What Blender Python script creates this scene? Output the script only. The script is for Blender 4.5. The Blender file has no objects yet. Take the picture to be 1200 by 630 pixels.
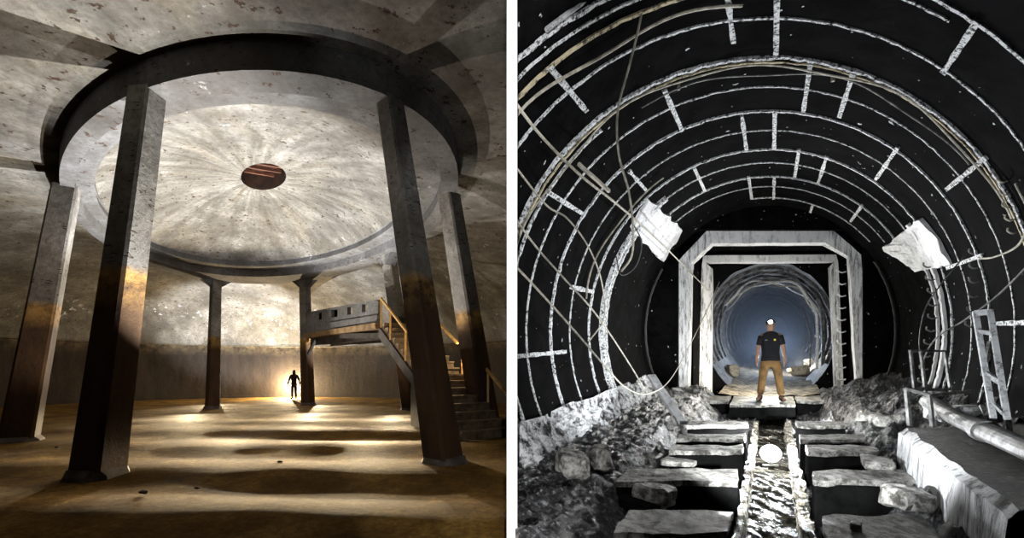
import bpy, bmesh, math, random
import numpy as np
from mathutils import Vector, Matrix, noise as mnoise
random.seed(7)
PI = math.pi
S = bpy.context.scene
COL = S.collection

# ------------------------------------------------------------------ camera
F, CX, CY, EYE = 500.0, 540.0, 435.0, 1.7          # focal length and principal point in 1200x630 pixels, eye height
cd = bpy.data.cameras.new('camera')
cam = bpy.data.objects.new('camera', cd); COL.objects.link(cam)
cam.location = (0, 0, EYE); cam.rotation_euler = (PI / 2, 0, 0)
cd.sensor_width = 36; cd.lens = 36 * F / 1200
cd.shift_x = (600 - CX) / 1200; cd.shift_y = (CY - 315) / 1200
cd.clip_start = 0.05; cd.clip_end = 300
S.camera = cam

# ------------------------------------------------------------------ world, view
S.world = bpy.data.worlds.new('world'); S.world.use_nodes = True
S.world.node_tree.nodes['Background'].inputs[0].default_value = (0.5, 0.6, 0.8, 1)
S.world.node_tree.nodes['Background'].inputs[1].default_value = 0.0015
S.view_settings.view_transform = 'Standard'; S.view_settings.look = 'None'
S.view_settings.gamma = 1; S.view_settings.use_curve_mapping = False
S.view_settings.exposure = 0.0
S.cycles.max_bounces = 4; S.cycles.diffuse_bounces = 1

def P(x, y, z):            # the point at height z seen at a pixel
    d = F * (z - EYE) / (CY - y)
    return Vector(((x - CX) / F * d, d, z))
def D(x, y, d):            # the point at depth d seen at a pixel
    return Vector(((x - CX) / F * d, d, EYE + (CY - y) / F * d))

# ------------------------------------------------------------------ lights
def lamp(kind, name, loc, power, col=(1, 1, 1), aim=None, size=0.0, angle=None, blend=0.3, parent=None):
    l = bpy.data.lights.new(name, kind); l.energy = power; l.color = col
    if kind in ('POINT', 'SPOT'): l.shadow_soft_size = size
    if kind == 'SPOT':
        l.spot_size = math.radians(angle); l.spot_blend = blend
    o = bpy.data.objects.new(name, l); COL.objects.link(o); o.location = loc
    if aim is not None:
        o.rotation_euler = (Vector(aim) - Vector(loc)).to_track_quat('-Z', 'Y').to_euler()
    return o
WARM = (1.0, 0.80, 0.50); COOL = (0.92, 0.96, 1.0)
# tank: unseen torches, several of them added only to brighten parts
lamp('SPOT', 'torch_dome', (-6.4, 12.6, 0.5), 6800, (.97, .98, 1.0), (-6.9, 13.4, 7), 0.03, 94, .35)
lamp('SPOT', 'torch_vault', (-5.6, 10.8, 0.7), 1050, (1, .84, .70), (-6.6, 13, 7), 0.03, 160, .25)
lamp('SPOT', 'fill_dome_far', (-8.8, 18.5, 0.7), 4200, (1, .96, .86), (-6.6, 12, 8), 0.03, 110, .5)  # added to brighten the near side of the dome
lamp('SPOT', 'torch_vault_left', (-14.5, 12.5, .5), 500, (.95, .97, 1), (-17, 12, 6), 0.03, 110, .6)
lamp('SPOT', 'torch_back_wall', D(290, 452, 22.5), 6200, COOL, D(290, 335, 30), 0.03, 90, .5)
lamp('SPOT', 'torch_back_vault', D(430, 455, 20.5), 3000, COOL, D(410, 340, 25), 0.03, 100, .5)
lamp('POINT', 'torch_floor_rear', (-11.2, 27.9, .8), 4000, WARM, None, 0.03)
for _x, _y, _p in [(-14.5, 25, 4500), (-8.2, 24.5, 4500), (-12.4, 19.6, 5500), (-7.2, 20.2, 6500), (-3.2, 19.5, 5000), (-7.6, 14.2, 2800), (-3.2, 14.0, 3800)]:
    _o = lamp('SPOT', 'fill_floor', (_x, _y, .36), _p, WARM, (_x * .62, _y - 8.5, .0), 0.02, 12, 1); _o.scale = (8, 1, 1)  # wide spots added to rake light across the ripples
lamp('POINT', 'fill_stairs', (.1, 13.2, 2.6), 130, WARM, None, .02)  # unseen point light added to pick out the step edges
lamp('SPOT', 'fill_soffit', (-4.3, 8.9, .3), 900, (.93, .96, 1), (-4.7, 7.7, 6.3), 0.03, 66, .8)  # added to brighten the near underside of the ring beam
lamp('SPOT', 'torch_column', D(438, 490, 8.9), 1300, (1, .94, .82), D(509, 452, 8.0), 0.02, 40, 1)
lamp('SPOT', 'torch_left_column', D(275, 505, 7.9), 3800, (1, .97, .92), D(172, 150, 7.2), 0.02, 62, .8)
lamp('SPOT', 'torch_right_column', D(480, 470, 11.5), 900, (1, .97, .92), D(535, 290, 12.0), 0.02, 45, .9)
# tunnel
lamp('POINT', 'torch_behind_person', D(903, 430, 11.2), 35, (.90, .95, 1.0), None, 0.04)
lamp('POINT', 'torch_far_floor', D(940, 424, 14.5), 45, (1, .86, .62), None, 0.04)
for _x in (846, 962):
    lamp('POINT', 'fill_portal', D(_x, 497, 8.1), 85, (.95, .98, 1), None, .03)  # unseen pair added to brighten the portal front
lamp('SPOT', 'torch_near_ring', D(905, 560, 3.3), 300, (.95, .98, 1), D(905, 300, 7.5), 0.03, 150, .5)
# unseen spots added to whiten the end of the partition
for _z, _n in ((3.45, 'partition_fill'), (.85, 'partition_fill')):
    _o = lamp('SPOT', _n, (.12 * 1.6, 1.6, _z), 160, (1, 1, 1), (.12 * 2.8, 2.8, 3.0 if _z > 2 else 1.6), 0.0, 130, .1); _o.scale = (.22, 1, 1)

# ------------------------------------------------------------------ materials
class NT:
    def __init__(s, name):
        s.m = bpy.data.materials.new(name); s.m.use_nodes = True
        s.t = s.m.node_tree; s.b = s.t.nodes['Principled BSDF']
        s.pos = s.n('ShaderNodeNewGeometry').outputs['Position']
    def n(s, k, **kw):
        x = s.t.nodes.new(k)
        for a, b in kw.items(): setattr(x, a, b)
        return x
    def l(s, a, b): s.t.links.new(a, b)
    def val(s, sock, v):
        if hasattr(v, 'is_output'): s.l(v, sock)
        else: sock.default_value = v
    def math(s, op, a, b=0.0, clamp=False):
        x = s.n('ShaderNodeMath', operation=op); x.use_clamp = clamp
        s.val(x.inputs[0], a); s.val(x.inputs[1], b); return x.outputs[0]
    def noise(s, scale, detail=5, rough=.6, vec=None, stretch=None, dist=0):
        v = s.pos if vec is None else vec
        if stretch is not None:
            mp = s.n('ShaderNodeMapping'); s.l(v, mp.inputs[0]); mp.inputs['Scale'].default_value = stretch; v = mp.outputs[0]
        x = s.n('ShaderNodeTexNoise'); s.l(v, x.inputs['Vector'])
        x.inputs['Scale'].default_value = scale; x.inputs['Detail'].default_value = detail
        x.inputs['Roughness'].default_value = rough; x.inputs['Distortion'].default_value = dist
        return x.outputs[0]
    def ramp(s, f, stops):
        r = s.n('ShaderNodeValToRGB'); s.l(f, r.inputs[0])
        e = r.color_ramp.elements
        while len(e) < len(stops): e.new(.5)
        for k, (p, c) in enumerate(stops):
            e[k].position = p; e[k].color = (*c, 1) if len(c) == 3 else c
        return r.outputs[0]
    def step(s, f, a, b):
        r = s.n('ShaderNodeMapRange'); s.val(r.inputs[0], f); r.inputs[1].default_value = a; r.inputs[2].default_value = b
        return r.outputs[0]
    def mix(s, f, a, b, mode='MIX'):
        x = s.n('ShaderNodeMix', data_type='RGBA', blend_type=mode)
        s.val(x.inputs[0], f)
        for q, v in ((6, a), (7, b)):
            if hasattr(v, 'is_output'): s.l(v, x.inputs[q])
            else: x.inputs[q].default_value = (*v, 1) if len(v) == 3 else v
        return x.outputs[2]
    def bump(s, h, strength=.5, dist=.03):
        b = s.n('ShaderNodeBump'); b.inputs['Strength'].default_value = strength; b.inputs['Distance'].default_value = dist
        s.l(h, b.inputs['Height']); s.l(b.outputs[0], s.b.inputs['Normal'])
    def out(s, col, rough=.85, metal=0, spec=.3):
        s.val(s.b.inputs['Base Color'], col if hasattr(col, 'is_output') else (*col, 1))
        s.val(s.b.inputs['Roughness'], rough); s.b.inputs['Metallic'].default_value = metal
        s.b.inputs['Specular IOR Level'].default_value = spec
        return s.m

def simple(name, c, c2=None, scale=4, rough=.8, metal=0, bump=.4, bd=.02, spec=.3, lo=.35, hi=.65, stretch=None):
    k = NT(name); n = k.noise(scale, 6, .65, stretch=stretch)
    c2 = c2 or tuple(v * .5 for v in c)
    k.bump(k.noise(scale * 3, 5, .7), bump, bd)
    return k.out(k.mix(k.step(n, lo, hi), c2, c), rough, metal, spec)

def tank_concrete(name, light, dark, low, band, centre=None, water=3.45):
    k = NT(name)
    sp = k.n('ShaderNodeSeparateXYZ'); k.l(k.pos, sp.inputs[0])
    base = k.ramp(k.noise(.55, 8, .62), [(.3, dark), (.5, tuple((a + b) / 2 for a, b in zip(light, dark))), (.68, light)])
    if centre:                                        # streaks running out from the middle of the dome
        dx = k.math('SUBTRACT', sp.outputs[0], centre[0]); dy = k.math('SUBTRACT', sp.outputs[1], centre[1])
        an = k.math('ARCTAN2', dy, dx); rr = k.math('SQRT', k.math('ADD', k.math('MULTIPLY', dx, dx), k.math('MULTIPLY', dy, dy)))
        cb = k.n('ShaderNodeCombineXYZ')
        k.l(k.math('MULTIPLY', an, 3.2), cb.inputs[0]); k.l(k.math('MULTIPLY', rr, .22), cb.inputs[1])
        st = k.noise(2.6, 7, .68, cb.outputs[0])
        base = k.mix(k.step(st, .38, .60), k.mix(.72, base, (.05, .042, .028), 'MIX'), base)
        st2 = k.noise(1.1, 4, .6, cb.outputs[0])
        base = k.mix(k.math('MULTIPLY', k.step(st2, .52, .70), .22), base, (.26, .20, .10))
    fine = k.noise(9, 8, .75)
    base = k.mix(k.step(fine, .36, .56), k.mix(.5, base, (.05, .045, .035)), base)
    big = k.noise(.5, 7, .72, stretch=(1, 1, .6)); base = k.mix(k.step(big, .42, .56), k.mix(.5, base, (.05, .045, .04)), base)
    base = k.mix(k.step(k.noise(1.3, 8, .8), .63, .69), base, (.5, .5, .49))
    # short rusty scars, mostly lying level
    v = k.noise(1.0, 3, .7, stretch=(4.5, 4.5, 24.0)); w = k.noise(.8, 2, .5)
    v2 = k.noise(5.2, 2, .6, stretch=(1.0, 1.0, .35))
    sc = k.math('MULTIPLY', k.step(v, .58, .61), k.step(v2, .50, .56)); sc = k.math('MULTIPLY', sc, k.step(w, .36, .44))
    base = k.mix(sc, base, (.035, .018, .01))
    if centre:                                        # runs of white lime half way up the wall
        zz = k.math('MULTIPLY', k.step(sp.outputs[2], 3.9, 4.4), k.step(sp.outputs[2], 5.7, 5.0))
        rn = k.math('MULTIPLY', k.step(k.noise(1.0, 2, .5, stretch=(5, 5, .5)), .62, .72), k.step(k.noise(.35, 2, .5), .50, .60))
        base = k.mix(k.math('MULTIPLY', zz, rn), base, (.72, .74, .82))
    wl = k.noise(.9, 4, .6)
    z = k.math('ADD', sp.outputs[2], k.math('MULTIPLY', k.math('SUBTRACT', wl, .5), .16))
    lowc = k.mix(k.step(k.noise(1.6, 6, .7, stretch=(1, 1, .35)), .35, .68), tuple(v * .35 for v in low), low)
    t1 = k.step(z, water - .15, water); t2 = k.step(z, water - .75, water - .12)
    c = k.mix(t2, lowc, k.mix(k.step(k.noise(2.4, 5, .7), .38, .6), lowc, band))
    c = k.mix(t1, c, base)
    k.bump(k.noise(5, 8, .72), .55, .05)
    return k.out(c, .82, 0, .3)

LIGHT = (.31, .30, .275); DARK = (.12, .112, .098)
LOW = (.040, .024, .013); BAND = (.40, .26, .09)
def lathe_profile(): pass

# ------------------------------------------------------------------ object helpers
def link(name, me, m, parent=None):
    o = bpy.data.objects.new(name, me); COL.objects.link(o)
    for x in (m if isinstance(m, (list, tuple)) else [m]): me.materials.append(x)
    if parent is not None:
        o.parent = parent; o.matrix_parent_inverse = Matrix.Translation(-parent.location) if parent.type == 'EMPTY' else Matrix.Identity(4)
    return o
def mesh(name, v, f, m, parent=None, smooth=False):
    me = bpy.data.meshes.new(name); me.from_pydata([tuple(p) for p in v], [], f); me.validate(); me.update()
    if smooth:
        for p in me.polygons: p.use_smooth = True
    return link(name, me, m, parent)
def bmobj(name, bm, m, parent=None, smooth=False):
    me = bpy.data.meshes.new(name); bmesh.ops.recalc_face_normals(bm, faces=bm.faces); bm.to_mesh(me); bm.free()
    if smooth:
        for p in me.polygons: p.use_smooth = True
    return link(name, me, m, parent)
def thing(name, label, cat, loc=(0, 0, 0), group=None):
    o = bpy.data.objects.new(name, None); COL.objects.link(o); o.location = loc; o.empty_display_size = .1
    o['label'] = label; o['category'] = cat
    if group: o['group'] = group
    return o
def tag(o, label, cat, group=None, kind=None):
    o['label'] = label; o['category'] = cat
    if group: o['group'] = group
    if kind: o['kind'] = kind
    return o
def struct(o): o['kind'] = 'structure'; return o
def add_hull(bm, pts, faces):
    vs = [bm.verts.new(p) for p in pts]
    for f in faces: bm.faces.new([vs[i] for i in f])
    return vs
BOXF = [(0, 1, 2, 3), (7, 6, 5, 4), (0, 4, 5, 1), (1, 5, 6, 2), (2, 6, 7, 3), (3, 7, 4, 0)]
def add_frustum(bm, a, b): add_hull(bm, list(a) + list(b), BOXF)          # two quads joined
def add_box(bm, c, s, rot=None):
    c = Vector(c); pts = []
    for z in (-1, 1):
        for x, y in ((-1, -1), (1, -1), (1, 1), (-1, 1)):
            p = Vector((x * s[0] / 2, y * s[1] / 2, z * s[2] / 2))
            if rot is not None: p = rot @ p
            pts.append(c + p)
    add_hull(bm, pts, BOXF)
def add_beam(bm, a, b, w, h, up=Vector((0, 0, 1))):
    a, b = Vector(a), Vector(b); d = (b - a).normalized(); s = d.cross(up)
    if s.length < 1e-4: s = d.cross(Vector((0, 1, 0)))
    s.normalize(); u = s.cross(d).normalized()
    q = lambda c: [c - s * w / 2 - u * h / 2, c + s * w / 2 - u * h / 2, c + s * w / 2 + u * h / 2, c - s * w / 2 + u * h / 2]
    add_hull(bm, q(a) + q(b), BOXF)
def add_tube(bm, pts, r, n=8, cap=True):
    pts = [Vector(p) for p in pts]; rs = r if isinstance(r, (list, tuple)) else [r] * len(pts); rings = []
    prev = None
    for i, p in enumerate(pts):
        t = (pts[min(i + 1, len(pts) - 1)] - pts[max(i - 1, 0)]).normalized()
        s = t.cross(Vector((0, 0, 1))) if prev is None else prev - t * prev.dot(t)
        if s.length < 1e-3: s = t.cross(Vector((0, 1, 0)))
        s.normalize(); prev = s; u = t.cross(s)
        rings.append([bm.verts.new(p + (s * math.cos(2 * PI * k / n) + u * math.sin(2 * PI * k / n)) * rs[i]) for k in range(n)])
    for a, b in zip(rings, rings[1:]):
        for k in range(n): bm.faces.new((a[k], a[(k + 1) % n], b[(k + 1) % n], b[k]))
    if cap: bm.faces.new(rings[0][::-1]); bm.faces.new(rings[-1])
def spline(pts, n=8):
    pts = [Vector(p) for p in pts]; out = []
    q = [pts[0] * 2 - pts[1]] + pts + [pts[-1] * 2 - pts[-2]]
    for i in range(1, len(q) - 2):
        a, b, c, d = q[i - 1:i + 3]
        for k in range(n):
            t = k / n
            out.append(.5 * ((2 * b) + (c - a) * t + (2 * a - 5 * b + 4 * c - d) * t * t + (3 * b - a - 3 * c + d) * t ** 3))
    out.append(pts[-1]); return out
def rough(o, amp, scale, sub=0, seed=0):
    me = o.data; bm = bmesh.new(); bm.from_mesh(me)
    if sub: bmesh.ops.subdivide_edges(bm, edges=bm.edges[:], cuts=sub, use_grid_fill=True)
    for v in bm.verts:
        p = v.co * scale + Vector((seed, seed * 2, 0))
        v.co += Vector(mnoise.noise_vector(p)) * amp + Vector(mnoise.noise_vector(p * 3.1)) * amp * .4
    bm.to_mesh(me); bm.free(); return o

def clipx(o, side):
    """cut a mesh at the partition that runs from the camera's side into the depth"""
    me = o.data; bm = bmesh.new(); bm.from_mesh(me)
    n = Vector((1, -.12, 0)).normalized()
    off = n * (side * .02)
    geom = bm.verts[:] + bm.edges[:] + bm.faces[:]
    if side < 0: bmesh.ops.bisect_plane(bm, geom=geom, plane_co=off, plane_no=n, clear_outer=True)
    else: bmesh.ops.bisect_plane(bm, geom=geom, plane_co=off, plane_no=n, clear_inner=True)
    bm.to_mesh(me); bm.free(); return o

# ------------------------------------------------------------------ partition added between the two places, standing for a white bar
M_white = simple('white paint', (.9, .9, .9), (.86, .86, .86), 6, .7, bump=.05)
M_partdark = simple('dark low bounce', (.06, .055, .05), (.03, .03, .03), 2, .95)  # unseen partition sides, kept dark to hold back bounced light
def partition():
    d0, t = 2.8, 12 / F * 2.8
    bm = bmesh.new()
    a = Vector((.12, 1, 0)); s = Vector((1, 0, 0)) * t / 2
    p0, p1, pe = a * d0, a * (d0 + .03), a * 45
    zl, zh = -.4, 5.0
    q = lambda p, w, z: Vector((p.x, p.y, 0)) + s * w + Vector((0, 0, z))
    add_hull(bm, [q(p0, -1, zl), q(p0, 1, zl), q(p1, 1, zl), q(p1, -1, zl), q(p0, -1, zh), q(p0, 1, zh), q(p1, 1, zh), q(p1, -1, zh)], BOXF)
    o = struct(bmobj('wall_end', bm, M_white))
    bm = bmesh.new(); w = .8
    add_hull(bm, [q(p1, -w, -3), q(p1, w, -3), q(pe, w, -3), q(pe, -w, -3), q(p1, -w, 12), q(p1, w, 12), q(pe, w, 12), q(pe, -w, 12)], BOXF)
    struct(bmobj('wall_partition', bm, M_partdark))
partition()

# ================================================================== THE TANK
HS, HT = 6.3, 6.78          # underside and top of the ring beam
def conic(pts, m=None):
    x = np.array([p[0] for p in pts]); y = np.array([p[1] for p in pts])
    mx, my = x.mean(), y.mean(); x = x - mx; y = y - my
    s = np.linalg.lstsq(np.c_[x * x, x * y, y * y, x, y], np.ones(len(x)), rcond=None)[0]
    M = np.array([[s[0], s[1] / 2], [s[1] / 2, s[2]]]); c = -np.linalg.solve(2 * M, s[3:5])
    return dict(s=s, m=(mx, my), c=(c[0] + mx, c[1] + my))
def radius(q, c, a):
    """distance from c to the conic in direction a"""
    A, B, C2, Dd, E = q['s']; x0 = c[0] - q['m'][0]; y0 = c[1] - q['m'][1]; u, v = math.cos(a), math.sin(a)
    qa = A * u * u + B * u * v + C2 * v * v
    qb = 2 * A * x0 * u + B * (x0 * v + y0 * u) + 2 * C2 * y0 * v + Dd * u + E * v
    qc = A * x0 * x0 + B * x0 * y0 + C2 * y0 * y0 + Dd * x0 + E * y0 - 1
    return (-qb + math.sqrt(max(qb * qb - 4 * qa * qc, 0))) / (2 * qa)
Q_out = conic([P(x, y, HS) for x, y in [(185, 103), (240, 87), (300, 80), (350, 84), (400, 95), (450, 116), (515, 150), (532, 185), (536, 228), (68, 200), (80, 165), (100, 140), (357, 329), (253, 330), (430, 313), (150, 300)]])
Q_in = conic([P(x, y, HS) for x, y in [(195, 122), (250, 109), (300, 108), (350, 111), (400, 120), (437, 137), (478, 150), (500, 175), (514, 205), (513, 240), (88, 215), (92, 195), (110, 170), (130, 281), (250, 321), (350, 321)]])
Q_dome = conic([P(298 + 187 * math.cos(t), 207 + 99 * math.sin(t), 6.86) for t in np.linspace(0, 6.2, 24)])
Q_wall = conic([P(x, y, 0) for x, y in [(0, 475), (100, 471.5), (200, 468.5), (300, 466), (400, 465), (480, 465.5)]] * 2 + [Vector((-20, 2.5, 0)), Vector((-10, -4, 0)), Vector((0, -5, 0)), Vector((6, 14, 0))])
CC = Q_dome['c']; NA = 160
M_vault = tank_concrete('vault concrete', LIGHT, DARK, (.026, .017, .011), (.10, .075, .04), CC)
M_ring = tank_concrete('ring beam concrete', (.20, .202, .21), (.07, .068, .068), LOW, BAND)
M_col = tank_concrete('column concrete', (.34, .33, .31), (.10, .09, .075), (.07, .036, .015), (.34, .20, .06))
def loft(name, curves, m, smooth=True, closed=True, parent=None):
    """curves: list of functions angle -> (x, y, z)"""
    v = []; f = []
    for c in curves: v += [c(2 * PI * k / NA) for k in range(NA)]
    for j in range(len(curves) - 1):
        for k in range(NA):
            k2 = (k + 1) % NA
            f.append((j * NA + k, j * NA + k2, (j + 1) * NA + k2, (j + 1) * NA + k))
    return mesh(name, v, f, m, parent, smooth)
def ringpt(q, a, z, s=1.0, off=0.0):
    r = radius(q, CC, a) * s + off
    return (CC[0] + r * math.cos(a), CC[1] + r * math.sin(a), z)
# wall with a small ledge at the old water line
wall = loft('wall_back', [lambda a, z=z, o=o: ringpt(Q_wall, a, z, 1, o) for z, o in [(-.3, 0), (.12, 0), (.13, .08), (1.5, .08), (3.3, .08), (3.34, -.06), (3.5, -.06)]], M_vault, False)
struct(clipx(wall, -1))
# annular vault from wall to ring beam
def vault(s):
    def c(a):
        ro, rw = radius(Q_out, CC, a) - .1, radius(Q_wall, CC, a) - .06
        r = rw + (ro - rw) * s
        z = 3.5 + (HT - 3.5) * (1 - (1 - s) ** 2.0) ** .66
        return (CC[0] + r * math.cos(a), CC[1] + r * math.sin(a), z)
    return c
v = loft('ceiling_vault', [vault(t) for t in [0, .01, .03, .06, .1, .16, .24, .33, .44, .56, .7, .85, 1]], M_vault)
struct(clipx(v, -1))
# ring beam: outer face, soffit, inner face, ledge, dome springing
ring = loft('ceiling_ring_beam', [lambda a: ringpt(Q_out, a, HT + .1), lambda a: ringpt(Q_out, a, HS), lambda a: ringpt(Q_in, a, HS), lambda a: ringpt(Q_in, a, HS + .30), lambda a: ringpt(Q_dome, a, 6.62, 1.0, .08),
       lambda a: ringpt(Q_dome, a, 6.64, 1, .0), lambda a: ringpt(Q_dome, a, 6.86, 1, .06), lambda a: ringpt(Q_dome, a, 6.9, 1, .0)], M_ring, False)
struct(clipx(ring, -1))
APEX = D(309, 207, CC[1] * .985)
def domec(t):
    def c(a):
        r = radius(Q_dome, CC, a) * t
        w = (1 - t * t) ** .8
        return (CC[0] + r * math.cos(a) + (APEX.x - CC[0]) * w, CC[1] + r * math.sin(a) + (APEX.y - CC[1]) * w, 6.86 + (APEX.z - 6.86) * w)
    return c
TO = 29 / 187 * 1.0
dome = loft('ceiling_dome', [domec(t) for t in [1, .97, .93, .87, .8, .7, .6, .5, .4, .3, .22, TO]], M_vault)
struct(dome)
# the round hatch in the middle of the dome
M_hatch = simple('rusty hatch', (.06, .028, .015), (.02, .012, .01), 3, .8)
M_bar = simple('rusty bar', (.16, .06, .03), (.06, .025, .015), 5, .7)
h = loft('hatch_shaft', [domec(TO), lambda a: tuple(Vector(domec(TO)(a)) + Vector((0, 0, .6)))], M_hatch, False)
h['kind'] = 'structure'
hz = APEX.z + .42
lid = mesh('hatch_lid', [(APEX.x + 1.9 * math.cos(2 * PI * k / 32), APEX.y + 1.9 * math.sin(2 * PI * k / 32), hz + .2) for k in range(32)], [tuple(range(32))], M_hatch, h)
for k in range(5):
    bm = bmesh.new(); y = APEX.y - .9 + k * .42
    add_beam(bm, (APEX.x - 1.3, y - .5, hz), (APEX.x + 1.3, y + .6, hz), .07, .1)
    bmobj('hatch_bar', bm, M_bar, h)

# floor: silt lying in long low ripples
def floor():
    k = NT('ochre silt')
    n = k.noise(.8, 8, .68); g = k.noise(14, 5, .75)
    c = k.ramp(n, [(.28, (.045, .022, .005)), (.5, (.19, .102, .022)), (.7, (.40, .24, .062))])
    c = k.mix(k.step(g, .4, .58), k.mix(.5, c, (.05, .03, .012)), c)
    c = k.mix(k.step(k.noise(2.2, 7, .8), .63, .70), c, (.03, .02, .012))
    k.bump(k.noise(7, 8, .72), .45, .035)
    m = k.out(c, .85, 0, .08)
    v = []; f = []; xs = np.arange(-31, 4.5, .25); ys = [3.6 * (34 / 3.6) ** (t / 260) for t in range(261)]
    for y in ys:
        for x in xs:
            ph = y * 2.7 + .08 * x + 1.5 * mnoise.noise(Vector((x * .10, y * .22, 0)))
            amp = .036 * min(1, max(0, (20 - y) / 8)) * min(1, max(.25, 1 - abs(x + 2.4 + .16 * (y - 6)) / 9.0))
            z = amp * (math.sin(ph) + .4 * math.sin(ph * .53 + 1.3)) + .02 * mnoise.noise(Vector((x * .8, y * .8, 4)))
            v.append((x, y, z - .02))
    nx = len(xs)
    for j in range(len(ys) - 1):
        for i in range(nx - 1):
            a = j * nx + i; q = v[a]
            dx, dy = q[0] - CC[0], q[1] - CC[1]
            if math.hypot(dx, dy) > radius(Q_wall, CC, math.atan2(dy, dx)) + .6: continue
            f.append((a, a + 1, a + 1 + nx, a + nx))
    o = mesh('floor', v, f, m, None, True)
    struct(clipx(o, -1))
floor()

# columns
def column(foot, top, wb, wt, dev, label, haunch=True):
    b = P(*foot, 0); t = P(*top, HS)
    th = thing('concrete_column', label, 'column', b, 'columns carrying the ring beam')
    ray = math.atan2(b.x, b.y); yaw = -ray + math.radians(dev)
    def sq(c, s, ch, z):
        h = s / 2; k = s * ch; R = Matrix.Rotation(yaw, 3, 'Z')
        q = [(-h + k, -h), (h - k, -h), (h, -h + k), (h, h - k), (h - k, h), (-h + k, h), (-h, h - k), (-h, -h + k)]
        return [Vector((c.x, c.y, z)) + R @ Vector((x, y, 0)) for x, y in q]
    v = []; n = 16
    for i in range(n + 1):
        s = i / n; c = b.lerp(t, s); v += sq(c, wb + (wt - wb) * s ** .8, .09, -.1 + (HS + .15) * s)
    f = [(i * 8 + k, i * 8 + (k + 1) % 8, (i + 1) * 8 + (k + 1) % 8, (i + 1) * 8 + k) for i in range(n) for k in range(8)]
    f += [tuple(range(7, -1, -1)), tuple(range(n * 8, n * 8 + 8))]
    mesh('shaft', v, f, M_col, th)
    vv = sq(b, wb * 1.5, .25, -.12) + sq(b, wb * 1.3, .25, .03) + sq(b, wb * 1.02, .12, .12)
    f = [(i * 8 + k, i * 8 + (k + 1) % 8, (i + 1) * 8 + (k + 1) % 8, (i + 1) * 8 + k) for i in range(2) for k in range(8)] + [tuple(range(16, 24))]
    mesh('mortar_base', vv, f, M_base, th)
    if haunch:
        a = math.atan2(t.y - CC[1], t.x - CC[0])
        tan = (Vector(ringpt(Q_out, a + .03, 0)) - Vector(ringpt(Q_out, a - .03, 0))).normalized()
        nrm = Vector((tan.y, -tan.x, 0))
        for sgn in (-1, 1):
            bm = bmesh.new(); d1 = tan * sgn; w = nrm * wt * .48; c = Vector((t.x, t.y, HS + .03))
            q = [c - w + d1 * wt * .3, c + w + d1 * wt * .3, c + w + d1 * (wt * .3 + .55), c - w + d1 * (wt * .3 + .55)]
            low = [p - Vector((0, 0, .42)) for p in q[:2]] + [q[2] - Vector((0, 0, .02)), q[3] - Vector((0, 0, .02))]
            add_frustum(bm, low, q); bmobj('haunch', bm, M_ring, th)
    return th
M_base = simple('mortar', (.13, .11, .10), (.05, .04, .035), 3, .9)
column((114, 555), (173, 112), .60, .40, 42, 'massive near column on the left, grey right face lit and rust brown foot', False)
column((521, 540), (457, 122), .60, .36, 46, 'massive near column in front of the stairs, bright patch low on it', False)
column((21, 516), (78, 222), .66, .50, 76, 'leaning dark column at the left edge of the tank with a bright thin edge', False)
column((570, 500), (526, 230), .74, .46, 50, 'pale column rising beside the right handrail of the stairs', False)
column((482, 479), (455, 300), .66, .46, 52, 'brown half hidden column standing under the top of the stairs')
column((249, 478), (253, 329), .52, .42, 20, 'slim dark far column standing alone left of the walkway')
column((361, 474), (357, 329), .54, .42, 46, 'slim far column that carries the left end of the walkway')

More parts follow.
